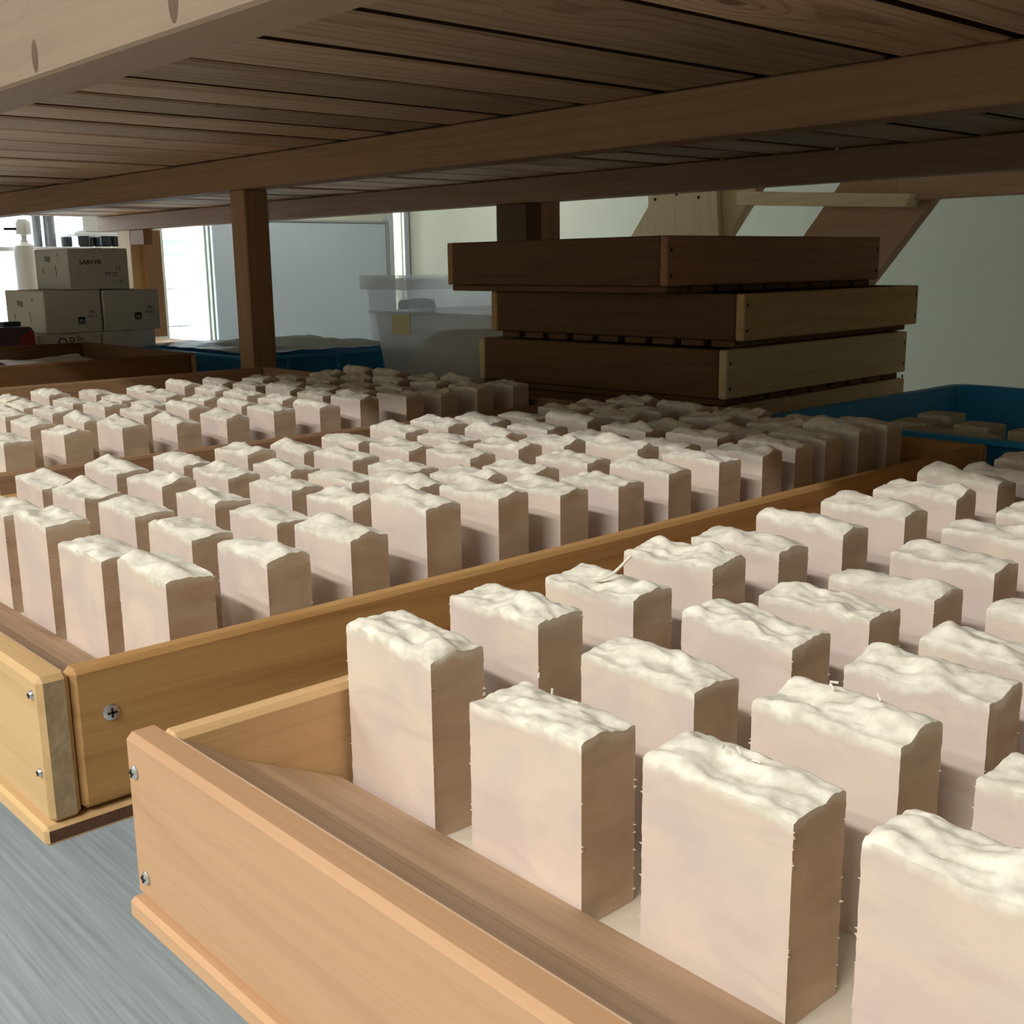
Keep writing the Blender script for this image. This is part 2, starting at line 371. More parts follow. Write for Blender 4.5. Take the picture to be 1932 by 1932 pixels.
# ------------------------------------------------------------------ the shelf rack the trays stand on
DECK_Y0, DECK_Y1 = 0.394, 2.216
ZB, ZT = 0.4483, 0.5127            # underside of beams / underside of upper planks
rack = empty('wooden_shelf_rack', (0, 0, FLOOR_Z), label='wooden shelf rack with plank decks, beams and square posts', cat='shelf')
gaps = [0.62, 0.47, 0.32, 0.17, 0.02, -0.13, -0.28, -0.43, -0.58, -0.72, -0.90, -1.07, -1.215, -1.384, -1.534, -1.683, -1.83, -1.994, -2.154, -2.323, -2.508, -2.672]
while gaps[-1] > -5.0: gaps.append(gaps[-1] - 0.16)
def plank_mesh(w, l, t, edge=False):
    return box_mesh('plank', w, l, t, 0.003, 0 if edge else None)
for i, (a, b) in enumerate(zip(gaps, gaps[1:])):
    g = R.uniform(0.012, 0.024) if b > -1.0 else R.uniform(0.018, 0.034)
    dz = R.uniform(0.0, 0.003)
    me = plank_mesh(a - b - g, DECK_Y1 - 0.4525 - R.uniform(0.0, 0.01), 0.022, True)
    link('plank', me, [MT['plank_y'], MT['gap_shade']], rack, ((a + b) / 2, (0.4585 + DECK_Y1) / 2, ZT + 0.011 + dz), world=True)
box('gap_light_blocker', gaps[-1], gaps[0], 0.456, DECK_Y1 - 0.01, ZT + 0.027, ZT + 0.035, MT['gap_shade'], rack, bevel=0)  # added hidden panel, stops light leaking down through the plank gaps
XE0, XE1 = gaps[-1], gaps[0]
front_beam = box('beam', XE0, XE1, 0.394, 0.4515, ZB, ZT + 0.085, MT['beam_pale_x'], rack, bevel=0.0025)
knot_m = plain('beam_knot', s2l(104, 84, 70), 0.7, 0.2, var=0.25, scale=160)
for kx, kz, kw, kh in ((-1.022, 0.4655, 0.0075, 0.0150), (-0.769, 0.4700, 0.0085, 0.0190), (-0.45, 0.49, 0.007, 0.011)):
    k_ = lathe('knot', [(0, 0.0005), (0.8, 0.0004), (1.0, -0.0005)], knot_m, front_beam, Vector((kx, 0.394, kz)) - Vector(((XE0 + XE1) / 2, (0.394 + 0.4515) / 2, (ZB + ZT + 0.085) / 2)), (math.pi / 2, 0, 0), n=20); k_.scale = (kw, kh, 1)
box('beam', XE0, XE1, 1.246, 1.304, ZB, ZT - 0.0005, MT['redwood_x'], rack, bevel=0.0025)
box('beam', XE0, XE1, 2.158, 2.216, ZB, ZT - 0.0005, MT['redwood_x'], rack, bevel=0.0025)
# unseen level above, added to keep lamp light off the back wall
for y in (0.394, 1.246, 2.158): box('beam', XE0, XE1, y, y + 0.058, 1.08, 1.1395, MT['cedar_x'], rack, bevel=0.0025)
x = XE1
while x > XE0 + 0.3:
    link('plank', plank_mesh(0.296, DECK_Y1 - DECK_Y0, 0.022), MT['plank_y'], rack, (x - 0.15, (DECK_Y0 + DECK_Y1) / 2, 1.151), world=True); x -= 0.30
for px in (-4.60, -2.242, 0.20):
    for py in (0.40, 1.246, 2.16): box('post', px, px + 0.05, py, py + 0.05, ZT + 0.036, 1.0795, MT['cedar_z'], rack, bevel=0.0025)
# lower deck
x = XE1
while x > XE0:
    w = R.uniform(0.135, 0.16)
    link('plank', plank_mesh(w - 0.006, DECK_Y1 - DECK_Y0, 0.022), MT['plank_y'], rack, (x - w / 2, (DECK_Y0 + DECK_Y1) / 2, -0.0112), world=True)
    x -= w
for y in (0.394, 1.246, 2.158): box('beam', XE0, XE1, y, y + 0.058, -0.085, -0.0225, MT['cedar_x'], rack, bevel=0.0025)
# posts (lower part under the deck, upper part between deck and beam)
for (px, py, w, d, mt, zb) in ((-2.242, 1.246, 0.058, 0.058, 'redwood_z', 0), (0.20, 1.246, 0.058, 0.058, 'redwood_z', 0), (0.20, 0.40, 0.052, 0.050, 'cedar_z', 0), (-4.60, 0.40, 0.052, 0.05, 'cedar_z', 0), (-4.60, 1.246, 0.058, 0.058, 'cedar_z', 0),
                               (-2.42, 2.158, 0.124, 0.055, 'brown_z', 0), (-2.36, 2.214, 0.06, 0.075, 'cedar_z', 0), (-4.87, 2.158, 0.12, 0.055, 'pale_z', 0), (-4.75, 2.20, 0.055, 0.07, 'rosy_z', 0)):
    box('post', px, px + w, py, py + d, 0.0005, ZB - 0.0005 if py < 2.21 else ZB + 0.12, MT[mt], rack, bevel=0.0025)
    box('post', px, px + w, py, py + d, FLOOR_Z, -0.086, MT[mt], rack, bevel=0.0025)
box('bracket', -4.75, -4.62, 2.159, 2.20, 0.385, ZB - 0.001, MT['cedar_x'], rack, bevel=0.002)

# ------------------------------------------------------------------ trays
def screw(parent, loc, axis_rot, r=0.0042, name='screw'):
    s = lathe(name, [(0.0, 0.0018), (r * 0.6, 0.0016), (r, 0.0004), (r, -0.003)], MT['steel'], parent, Vector(loc) - parent.location, axis_rot, n=14)
    for k in (0, 1):
        c = link('slot', box_mesh('slot', r * 1.2, r * 0.26, 0.0008, 0), MT['dark'], s, (0, 0, 0.0016), (0, 0, math.pi / 2 * k))
    return s

def tray(name, x0, x1, y0, y1, top, woods, label, side_top=None, slope=0.0868, liner=0.030, slat_w=0.12, tw=0.016, floor_slats='x', side_in=0.0):
    """woods: end boards, side boards, slats, slope"""
    st = side_top or top
    r = empty(name, ((x0 + x1) / 2, (y0 + y1) / 2, 0.0), label=label, cat='tray', group='wooden trays on the shelf')
    ze = 0.0110
    box('end_board', x0, x1, y0, y0 + tw, ze, top, MT[woods[0] + '_x'], r, bevel=0.0028, end=MT['end_grain'], end_axis=0)
    box('end_board', x0, x1, y1 - tw, y1, ze, top, MT[woods[1] + '_x'], r, bevel=0.0028, end=MT['end_grain'], end_axis=0)
    box('side_board', x0 + side_in, x0 + side_in + 0.013, y0 + tw + 0.0006, y1 - tw - 0.0006, ze + 0.002, st, MT[woods[1] + '_y'], r, bevel=0.0028)
    box('side_board', x1 - side_in - 0.013, x1 - side_in, y0 + tw + 0.0006, y1 - tw - 0.0006, ze + 0.002, st, MT[woods[1] + '_y'], r, bevel=0.0028)
    y = y0 - 0.004
    while y < y1 - 0.01:
        w = min(slat_w, y1 + 0.002 - y)
        box('slat', x0 - 0.001, x1 + 0.001, y, y + w - 0.010, 0.0, ze - 0.0004, MT[woods[2] + '_x'], r, bevel=0.002, end=MT['slat_end'], end_axis=0)
        y += slat_w
    if liner:
        box('liner_board', x0 + 0.016 + side_in, x1 - 0.016 - side_in, y0 + tw + 0.002, y1 - tw - 0.002, ze + 0.0002, liner, MT['liner'], r, bevel=0.0008)
    if slope:
        ya, za, yb, zb = y0 + tw + 0.001, top - 0.003, y0 + tw + slope, liner + 0.0095; ym, zm = ya + (yb - ya) * .38, za + (zb - za) * .46
        prism('sloped_board', [(ya, za), (ym, zm), (yb, zb), (yb, liner + 0.0003), (yb - 0.009, liner + 0.0003), (ym, zm - .010), (ya, za - 0.011)], 0, x0 + 0.0145 + side_in, x1 - 0.0145 - side_in, MT[woods[3] + '_x'], r, bevel=0.0008)
    return r

SX = (math.pi / 2, 0, 0)         # screw facing -y
SY = (0, math.pi / 2, 0)         # screw facing +x
t1 = tray('soap_tray', -0.4660, 0.035, 0.190, 1.21, 0.090, ('rosy', 'pine', 'rosy', 'drift'), 'tan wooden tray with rosy front board, closest to the camera', side_top=0.0865)
screw(t1, (-0.4570, 0.1898, 0.0735), SX, .0032); screw(t1, (-0.4545, 0.1898, 0.0235), SX, .0032)
t2 = tray('soap_tray', -1.065, -0.558, 0.186, 1.212, 0.090, ('honey', 'gold', 'honey', 'drift'), 'golden pine tray of soap with grey end grain on its front corner', tw=0.0165, slope=0.0748)
screw(t2, (-0.5578, 0.222, 0.063), SY, 0.0045)
screw(t2, (-0.5665, 0.1858, 0.080), SX, 0.0025); screw(t2, (-0.5655, 0.1858, 0.038), SX, 0.0025)
t3 = tray('soap_tray', -2.070, -1.178, 0.19, 1.21, 0.090, ('pine', 'redwood', 'cedar', 'cedar'), 'reddish wooden tray of soap beyond the golden pine tray')
t4 = tray('paper_tray', -2.90, -2.305, 0.19, 1.178, 0.108, ('brown', 'brown', 'brown', 'brown'), 'dark brown wooden tray with loose paper in front of the white cartons', slope=0, liner=0.018)

def sheet_mesh(name, sx, sy, amp, seed, nx=14, ny=10, thick=0.0012):
    bm = bmesh.new(); vs_ = []
    for j in range(ny + 1):
        for i in range(nx + 1):
            x_ = (i / nx - .5) * sx; y_ = (j / ny - .5) * sy
            z_ = amp * mnoise.noise((x_ * 9 + seed, y_ * 9, seed * 1.7)) + amp * 0.5 * mnoise.noise((x_ * 26 + seed, y_ * 26, 3.1))
            vs_.append(bm.verts.new((x_, y_, z_)))
    for j in range(ny):
        for i in range(nx):
            a = j * (nx + 1) + i; f = bm.faces.new((vs_[a], vs_[a + 1], vs_[a + nx + 2], vs_[a + nx + 1])); f.smooth = True
    bmesh.ops.solidify(bm, geom=bm.faces[:], thickness=thick)
    me = bpy.data.meshes.new(name); bm.to_mesh(me); bm.free(); return me
for k, (px, py, rz, lb) in enumerate(((-2.74, 1.02, 0.15, 'white sheet of paper lying in the dark brown tray by its far end'), (-2.48, 0.98, -0.2, 'grey-white sheet of paper lying in the dark brown tray near its inner side'))):
    o = link('paper_sheet', sheet_mesh('paper_sheet', 0.15, 0.22, 0.008, 3.0 + k, thick=0.001), MT['paper'], None, (px, py, 0.078 if k == 0 else 0.040), (0.0, 0.06, rz)); tag(o, lb, 'paper')
o = box('paper_stack', -2.86, -2.62, 0.86, 1.15, 0.0183, 0.066, MT['paper'], None, bevel=0.002); tag(o, 'low stack of white paper in the dark brown tray', 'paper')

# ------------------------------------------------------------------ soap bars
BW, BT = 0.0665, 0.0310
def soap_mesh(seed, res=1, burr=1.0):
    """bar with its front right top corner at z = H0; origin at the base, front right corner"""
    H0 = 0.081
    r = random.Random(seed); nx, ny, nz = 20 * res, 10 * res, 12 * res
    blobs = [(r.uniform(.05, .95), r.uniform(.1, .9), r.uniform(.09, .22), r.uniform(-.0022, .0030)) for _ in range(14)]
    ridge_y = r.uniform(.3, .8); ridge_a = r.uniform(0.0, .0045); ridge_s = r.uniform(.16, .30); slant = r.uniform(-.35, .35)
    tilt = r.uniform(-.002, .0055); sd = seed * 3.7
    corner = [0.0]
    def top(u, v):
        z = 0.0
        for bx, by, s, a in blobs: z += a * math.exp(-(((u - bx) * 1.6) ** 2 + ((v - by) * .9) ** 2) / (2 * s * s))
        z += ridge_a * math.exp(-((v - ridge_y - slant * (u - .5)) / ridge_s) ** 2)
        wv = v + .25 * mnoise.noise((u * 4 + sd, v * 2, sd)); z += .0022 * mnoise.noise((u * 3.5 + sd, v * 2.2, sd)) - .0030 * max(0, .35 - abs(mnoise.noise((u * 3.2 + sd, wv * 3.6, sd * .5)))) + .0012 * mnoise.noise((u * 11 + sd, wv * 8, sd))
        z += tilt * (1 - u)
        e = min(u, 1 - u) * BW; e2 = min(v, 1 - v) * BT
        z = z * .8 + .0012 * mnoise.noise((u * 6 + sd, v * 6, sd + 9)); z *= 0.75 + 0.25 * min(1, e / .008); z *= 0.8 + 0.2 * min(1, e2 / .005)
        z -= .0006 * max(0, 1 - e / .0018) + .0006 * max(0, 1 - e2 / .0018)
        return H0 + z - corner[0]
    corner[0] = (top(.97, .06) - H0) * .6
    bm = bmesh.new(); lay = bm.verts.layers.float.new('dtop')
    T = {}
    for j in range(ny + 1):
        for i in range(nx + 1):
            u, v = i / nx, j / ny
            T[i, j] = bm.verts.new(((u - 1) * BW, v * BT, top(u, v))); T[i, j][lay] = 0.0
    for j in range(ny):
        for i in range(nx):
            f = bm.faces.new((T[i, j], T[i + 1, j], T[i + 1, j + 1], T[i, j + 1])); f.smooth = True
    per = [(i, 0) for i in range(nx)] + [(nx, j) for j in range(ny)] + [(i, ny) for i in range(nx, 0, -1)] + [(0, j) for j in range(ny, 0, -1)]
    fr = [0.03, 0.06, 0.09, 0.13, 0.2] + [0.2 + 0.8 * (k + 1) / nz for k in range(nz)]
    prev = [T[p] for p in per]; corners = {(0, 0), (nx, 0), (0, ny), (nx, ny)}
    for q in fr:
        row = []
        for p in per:
            t = T[p]; z = t.co.z * (1 - q); x_, y_ = t.co.x, t.co.y
            cx, cy = -BW / 2, BT / 2
            edge_d = min(abs(abs(x_ - cx) - BW / 2) if abs(y_ - cy) > BT / 2 - 1e-5 else 1, abs(abs(y_ - cy) - BT / 2) if abs(x_ - cx) > BW / 2 - 1e-5 else 1)
            bulge = min(1, edge_d / .008) * .0007 * mnoise.noise((x_ * 30 + sd, y_ * 30, z * 28))
            if p in corners and q < 1:
                k = burr * (0.0004 * abs(mnoise.noise((z * 260, sd, x_ * 50)))); x_ += math.copysign(k, x_ - cx); y_ += math.copysign(k * .6, y_ - cy)
            if abs(y_ - cy) > BT / 2 - 1e-5: y_ += bulge
            else: x_ += bulge
            w = bm.verts.new((x_, y_, z)); w[lay] = t.co.z - z; row.append(w)
        n_ = len(per)
        for a in range(n_):
            b = (a + 1) % n_; f = bm.faces.new((prev[a], row[a], row[b], prev[b])); f.smooth = True
        prev = row
    bm.faces.new(prev[::-1])
    if burr > 1.1:                     # crumbly flecks left by the cutting wire along the upright edges
        for _ in range(30):
            sx_, sy_ = r.choice(((0, 0), (1, 0), (1, 1), (0, 0), (0, 1))); zc = r.uniform(.002, .078) ** 1.0
            bx, by = (0.0 if sx_ else -BW), (BT if sy_ else 0.0); ox, oy = (1 if sx_ else -1), (1 if sy_ else -1); q_ = r.uniform(.0003, .0013); hh = r.uniform(.0004, .0012)
            p0 = bm.verts.new((bx - ox * .0008, by - oy * .0004, zc - hh)); p1 = bm.verts.new((bx - ox * .0008, by - oy * .0004, zc + hh)); p2 = bm.verts.new((bx - ox * .0002, by - oy * .0014, zc)); p3 = bm.verts.new((bx + ox * q_, by + oy * q_ * .35, zc + r.uniform(-.0008, .0012)))
            for p_ in (p0, p1, p2, p3): p_[lay] = .004
            for tri in ((p0, p1, p3), (p1, p2, p3), (p2, p0, p3)): bm.faces.new(tri)
    bmesh.ops.recalc_face_normals(bm, faces=bm.faces[:])
    me = bpy.data.meshes.new('soap_bar'); bm.to_mesh(me); bm.free()
    me.set_sharp_from_angle(angle=math.radians(52)); me.materials.append(MT['soap'])
    return me
FAR = [soap_mesh(100 + k) for k in range(16)]

COLS = {1: [-.382, -.285, -.1935, -.101], 2: [-.614, -.70, -.795, -.885, -.972], 3: [-1.253, -1.346, -1.44, -1.535, -1.63]}
ROW0 = {1: (.297, .0690, 13), 2: (.2815, .0642, 14), 3: (.2780, .0664, 14)}
KNOWN = {1: {(0, 0): (.2974, .1175), (0, 1): (.3639, .1199), (0, 2): (.4331, .1172), (0, 3): (.5000, .1217), (0, 4): (.5640, .1193), (0, 5): (.6345, .1181), (0, 6): (.7124, .1175), (0, 7): (.7856, .1185), (0, 8): (.8512, .1195),
             (1, 0): (.2940, .1101), (1, 1): (.3625, .1119), (1, 2): (.4344, .1142), (1, 3): (.5023, .1126), (1, 4): (.5688, .1088), (1, 5): (.6400, .1101), (1, 6): (.7073, .115), (1, 7): (.7839, .1151),
             (2, 0): (.3000, .1096), (2, 1): (.3683, .1147), (2, 2): (.4394, .1114), (2, 3): (.5064, .1055), (2, 4): (.5761, .1064), (3, 0): (.2973, .1125), (3, 1): (.3736, .1092)},
         2: {(0, 0): (.2835, .1100), (0, 1): (.3510, .1096), (0, 2): (.4142, .1129), (0, 3): (.478, .1240), (0, 4): (.5456, .1215), (0, 5): (.6098, .1147), (0, 6): (.6766, .1120), (0, 7): (.7398, .1141), (0, 8): (.8090, .1154), (0, 9): (.8743, .1127), (0, 10): (.9273, .1139), (0, 11): (.9791, .1158), (0, 12): (1.0401, .118), (0, 13): (1.0962, .118),
             (1, 0): (.2810, .1077), (1, 1): (.3440, .1107), (1, 2): (.4101, .1113), (1, 3): (.4755, .1149), (1, 4): (.5386, .119), (1, 6): (.6633, .1139), (1, 7): (.7296, .1143), (1, 8): (.7974, .119),
             (2, 0): (.2821, .1148), (2, 1): (.3474, .1116), (2, 2): (.4123, .1118), (2, 3): (.4812, .1116), (2, 4): (.5399, .1101), (2, 5): (.6039, .1108), (2, 6): (.6724, .1147), (2, 7): (.7333, .1164), (2, 8): (.7951, .1123),
             (3, 0): (.2838, .1082), (3, 1): (.3467, .1125), (3, 2): (.4121, .1132), (3, 3): (.4731, .1111), (3, 4): (.5357, .1095), (3, 5): (.6034, .1107), (3, 6): (.6699, .1119), (3, 7): (.7328, .1137),
             (4, 1): (.3454, .1085), (4, 2): (.4111, .1126), (4, 5): (.6047, .1073), (4, 6): (.6709, .1105)},
         3: {(0, 2): (.4099, .1105), (0, 3): (.4747, .1126), (0, 4): (.5414, .1132), (0, 5): (.6080, .1100), (0, 6): (.6731, .1104), (0, 7): (.7389, .1132), (0, 8): (.8068, .1109), (0, 9): (.8702, .1163), (0, 10): (.9469, .1132), (0, 11): (1.0085, .1108),
             (1, 3): (.4718, .1128), (1, 4): (.5352, .1107), (1, 6): (.6712, .1138), (2, 4): (.5335, .1135), (2, 5): (.6013, .1159), (2, 6): (.6677, .1112), (3, 4): (.5322, .1124), (3, 5): (.5976, .1128), (3, 6): (.6658, .1103), (3, 7): (.7318, .1097), (4, 5): (.6020, .1168), (4, 6): (.6697, .1117)}}
ORD = ['first', 'second', 'third', 'fourth', 'fifth', 'sixth', 'seventh', 'eighth', 'ninth', 'tenth', 'eleventh', 'twelfth', 'thirteenth', 'fourteenth']
TRAYNAME = {1: 'tan tray', 2: 'golden pine tray', 3: 'reddish tray'}
COLNAME = {1: ['column beside the golden tray', 'second column', 'third column', 'fourth column'],
           2: ['column beside the tan tray', 'second column', 'third column', 'fourth column', 'column beside the reddish tray'],
           3: ['column beside the golden tray', 'second column', 'third column', 'fourth column', 'innermost column']}
FLOOR_BAR = 0.0301
count = 0
for t in (1, 2, 3):
    y0, dy, nr = ROW0[t]
    for c, cx in enumerate(COLS[t]):
        for row in range(nr):
            if t == 1 and ((c == 3 and row > 3) or (c == 2 and row > 7)): continue      # out of the frame
            if t == 3 and (row < 2 or (row == 2 and c > 1) or (row == 3 and c > 2)): continue
            rr = random.Random(t * 1000 + c * 50 + row)
            y, z = KNOWN[t].get((c, row), (y0 + dy * row + rr.uniform(-.002, .002), .112 + rr.uniform(-.003, .003)))
            near = t == 1 and row < 5 or t == 2 and row < 2
            me = soap_mesh(500 + t * 100 + c * 20 + row, 2 if (t == 1 and row < 4) else 1, 1.3) if near else FAR[rr.randrange(16)]
            o = bpy.data.objects.new('soap_bar', me); COL.objects.link(o)
            xx = cx if (c, row) in KNOWN[t] else cx + rr.uniform(-.005, .005)
            if t == 1 and c == 0: xx = max(xx, -.382)
            o.location = (xx, y, FLOOR_BAR); o.scale = (1, 1, (z - FLOOR_BAR) / 0.081)
            o.rotation_euler = (0, 0, rr.uniform(-.03, .03) if not (c == 0 and t == 1) else rr.uniform(-.012, .012))
            if row == 0 and t == 1: lab = 'pale pink soap bar in the %s, front row, %s' % (TRAYNAME[t], COLNAME[t][c])
            else: lab = 'pale soap bar in the %s, %s row, %s' % (TRAYNAME[t], ORD[row], COLNAME[t][c])
            tag(o, lab, 'soap', 'soap bars standing in the ' + TRAYNAME[t]); count += 1
            if t == 1 and (c, row) == (0, 2):        # thin curled sliver on top of one bar
                cu_ = bpy.data.curves.new('curl', 'CURVE'); cu_.dimensions = '3D'; cu_.bevel_depth = 0.0008; cu_.bevel_resolution = 2
                sp = cu_.splines.new('BEZIER'); sp.bezier_points.add(2)
                for bp_, co in zip(sp.bezier_points, ((-.040, .012, .0815), (-.026, .010, .0865), (-.018, .018, .0965))):
                    bp_.co = co; bp_.handle_left_type = bp_.handle_right_type = 'AUTO'
                tmp = bpy.data.objects.new('tmp_curl', cu_); me_c = bpy.data.meshes.new_from_object(tmp); bpy.data.objects.remove(tmp)
                link('soap_sliver', me_c, MT['soap'], o)
            if t == 1 and (c, row) in ((2, 1), (1, 0), (2, 0)):
                for q in range(3):
                    s = link('soap_crumb', box_mesh('soap_crumb', .0035, .0009, .0009, .0002), MT['soap'], o, (rr.uniform(-.05, -.01), rr.uniform(.008, .022), .0862 + .002 * q), (rr.uniform(-.5, .5), rr.uniform(-.6, .2), rr.uniform(0, 3)))

# ------------------------------------------------------------------ stacked crates
def crate(cx, cy, z, rz, lx, ly, h, woods, label, slat_dir):
    r = empty('wooden_crate', (cx, cy, z), rz, label=label, cat='crate', group='wooden crates in a stack')
    hs, tw = 0.012, 0.016
    B = lambda nm, x0, x1, y0, y1, z0, z1, m, **k: box(nm, x0, x1, y0, y1, z0, z1, m, r, bevel=0.002, local=True, **k)
    B('end_board', -lx / 2, lx / 2 - tw, -ly / 2, -ly / 2 + tw, hs, h, MT[woods[0] + '_x'])
    B('end_board', -lx / 2, lx / 2 - tw, ly / 2 - tw, ly / 2, hs, h, MT[woods[0] + '_x'])
    B('side_board', lx / 2 - tw + .0005, lx / 2, -ly / 2, ly / 2, hs, h, MT[woods[1] + '_y'])
    B('side_board', -lx / 2 - tw, -lx / 2 - .0005, -ly / 2, ly / 2, hs, h, MT[woods[1] + '_y'])
    if slat_dir == 'x':
        n_ = 9
        for i in range(n_):
            a = -ly / 2 + 0.006 + i * (ly - 0.012) / n_
            B('slat', -lx / 2 - 0.010, lx / 2 - 0.006, a, a + (ly - 0.012) / n_ - 0.014, 0.0003, hs - 0.0004, MT['brown_x'])
    else:
        n_ = 9
        for i in range(n_):
            a = -lx / 2 + 0.006 + i * (lx - 0.012) / n_
            B('slat', a, a + (lx - 0.012) / n_ - 0.014, -ly / 2 + 0.006, ly / 2 - 0.006, 0.0003, hs - 0.0004, MT['brown_y'])
    for sx_, zz in ((1, 0.028), (1, 0.068)):
        for sy_ in (-1, 1):
            lathe('nail', [(0.0, 0.001), (0.0026, 0.0006), (0.0026, -0.001)], MT['dark'], r, (lx / 2, sy_ * (ly / 2 - 0.010), zz), (0, math.pi / 2, 0), n=10)
    return r
crate(-1.385, 1.745, 0.000, 0.02, 0.545, 0.60, 0.0640, ('brown', 'pale'), 'pale wooden crate at the bottom of the crate stack', 'x')
crate(-1.375, 1.735, 0.0645, 0.045, 0.545, 0.600, 0.0890, ('brown', 'pale'), 'pale yellow-sided wooden crate, second from the bottom of the stack', 'x')
crate(-1.372, 1.765, 0.1540, 0.055, 0.545, 0.600, 0.0850, ('brown', 'pine'), 'knotty wooden crate, second from the top of the stack', 'y')
crate(-1.442, 1.715, 0.2395, -0.03, 0.545, 0.600, 0.0900, ('brown', 'cedar'), 'dark wooden crate on top of the crate stack', 'x')

# ------------------------------------------------------------------ blue tubs
def tub(name, x0, x1, y0, y1, z0, h, flare, t, mat, label, cat='tub', rim=0.012, group=None):
    r = empty(name, ((x0 + x1) / 2, (y0 + y1) / 2, z0), label=label, cat=cat, group=group)
    lx, ly = (x1 - x0) / 2, (y1 - y0) / 2
    bm = bmesh.new()
    def ring(a, b, z):
        rr_ = 0.02; pts = []
        for sx_, sy_, a0 in ((1, 1, 0), (-1, 1, 90), (-1, -1, 180), (1, -1, 270)):
            for k in range(4):
                an = math.radians(a0 + 30 * k); pts.append(bm.verts.new((sx_ * (a - rr_) + rr_ * math.cos(an), sy_ * (b - rr_) + rr_ * math.sin(an), z)))
        return pts
    rings = [ring(lx - flare, ly - flare, 0), ring(lx, ly, h - 0.006), ring(lx + rim, ly + rim, h - 0.006), ring(lx + rim, ly + rim, h), ring(lx - t, ly - t, h), ring(lx - flare - t, ly - flare - t, t)]
    for a, b in zip(rings, rings[1:]):
        n_ = len(a)
        for i in range(n_): bm.faces.new((a[i], a[(i + 1) % n_], b[(i + 1) % n_], b[i]))
    bm.faces.new(rings[0][::-1]); bm.faces.new(rings[-1])
    bmesh.ops.recalc_face_normals(bm, faces=bm.faces[:])
    me = bpy.data.meshes.new('tub_body'); bm.to_mesh(me); bm.free()
    link('body', me, mat, r, (0, 0, 0))
    return r
bt = tub('blue_tub', -2.925, -2.335, 1.335, 1.815, 0.0, 0.086, 0.02, 0.004, MT['blue'], 'blue plastic tub covered with a cloudy plastic sheet behind the post')
for y in (1.42, 1.56, 1.70): box('rib', -2.352, -2.332, y, y + 0.012, 0.015, 0.079, MT['blue'], bt, bevel=0.002)
sh = link('plastic_sheet', sheet_mesh('plastic_sheet', 0.57, 0.47, 0.006, 9.0, 34, 28, 0.0015), MT['sheet'], None, (-2.625, 1.572, 0.0935)); tag(sh, 'crumpled cloudy plastic sheet spread over the blue tub', 'plastic sheet')
bt2 = tub('blue_tub', -0.900, -0.33, 1.300, 1.835, 0.0, 0.083, 0.03, 0.004, MT['blue'], 'open blue plastic tub of pale soap blocks at the back of the shelf')
pale_soap = plain('pale_soap_block', s2l(212, 202, 176), 0.55, 0.3, var=0.08, scale=25)
spots = [(-.80, 1.38, 0), (-.73, 1.40, 0), (-.66, 1.39, 0), (-.59, 1.41, 0), (-.52, 1.40, 0), (-.78, 1.47, 0), (-.70, 1.49, 0), (-.62, 1.48, 0), (-.56, 1.60, 1), (-.49, 1.62, 1), (-.64, 1.61, 1), (-.79, 1.56, 0)]
for i, (x, y, upr) in enumerate(spots):
    rr = random.Random(90 + i)
    me = box_mesh('soap_block', 0.052, 0.030 if upr else 0.05, 0.072 if upr else 0.067, 0.004, seg=2)
    o = link('soap_block', me, pale_soap, None, (x, y, 0.0045 + (0.036 if upr else 0.0335)), (0, 0, rr.uniform(-.12, .12)))
    tag(o, 'pale soap block in the open blue tub, %s of the %s row' % (ORD[[0, 1, 2, 3, 4, 0, 1, 2, 1, 2, 0, 0][i]], ['near', 'near', 'near', 'near', 'near', 'middle', 'middle', 'middle', 'upright far', 'upright far', 'upright far', 'inner'][i]), 'soap', 'soap blocks in the blue tub')

# ------------------------------------------------------------------ clear storage boxes
cb = tub('clear_storage_box', -2.760, -2.560, 1.945, 2.300, 0.0, 0.252, 0.012, 0.003, MT['clear'], 'clear plastic storage box with pale green packets inside', cat='storage box', rim=0.006)
box('lid_rim', -2.768, -2.552, 1.937, 1.941, 0.222, 0.262, MT['milky'], cb, bevel=0.001)
box('lid_rim', -2.552, -2.548, 1.937, 2.308, 0.222, 0.262, MT['milky'], cb, bevel=0.001)
def blob(name, sx, sy, sz, seed, mat, loc, **kw):
    bm = bmesh.new(); bmesh.ops.create_icosphere(bm, subdivisions=3, radius=1.0)
    for v in bm.verts:
        d = v.co.copy(); k = 1 + 0.16 * mnoise.noise(d * 1.7 + Vector((seed, 0, 0))) + 0.06 * mnoise.noise(d * 5 + Vector((0, seed, 0)))
        q = Vector([math.copysign(abs(c) ** 0.62, c) for c in d]) * k
        v.co = Vector((q.x * sx, q.y * sy, q.z * sz))
    zm = min(v.co.z for v in bm.verts)
    for v in bm.verts: v.co.z -= zm
    for f in bm.faces: f.smooth = True
    me = bpy.data.meshes.new(name); bm.to_mesh(me); bm.free()
    o = link(name, me, mat, None, loc); return tag(o, **kw)
blob('green_packet', 0.046, 0.046, 0.055, 2.0, MT['green'], (-2.69, 2.03, 0.004), label='pale green packet inside the clear storage box', cat='packet')
blob('blue_packet', 0.045, 0.05, 0.035, 5.0, plain('pale_blue', s2l(170, 205, 214), 0.5), (-2.645, 2.05, 0.125), label='pale blue packet on top inside the clear storage box', cat='packet')
tb = tub('white_tub', -2.300, -1.770, 1.640, 2.060, 0.0, 0.182, 0.02, 0.004, MT['milky'], 'cloudy white tub with plastic bags beside the crate stack', cat='tub', rim=0.010)
box('label', -2.2, -2.13, 1.6275, 1.6295, 0.130, 0.176, MT['yellow'], tb, bevel=0.0005)
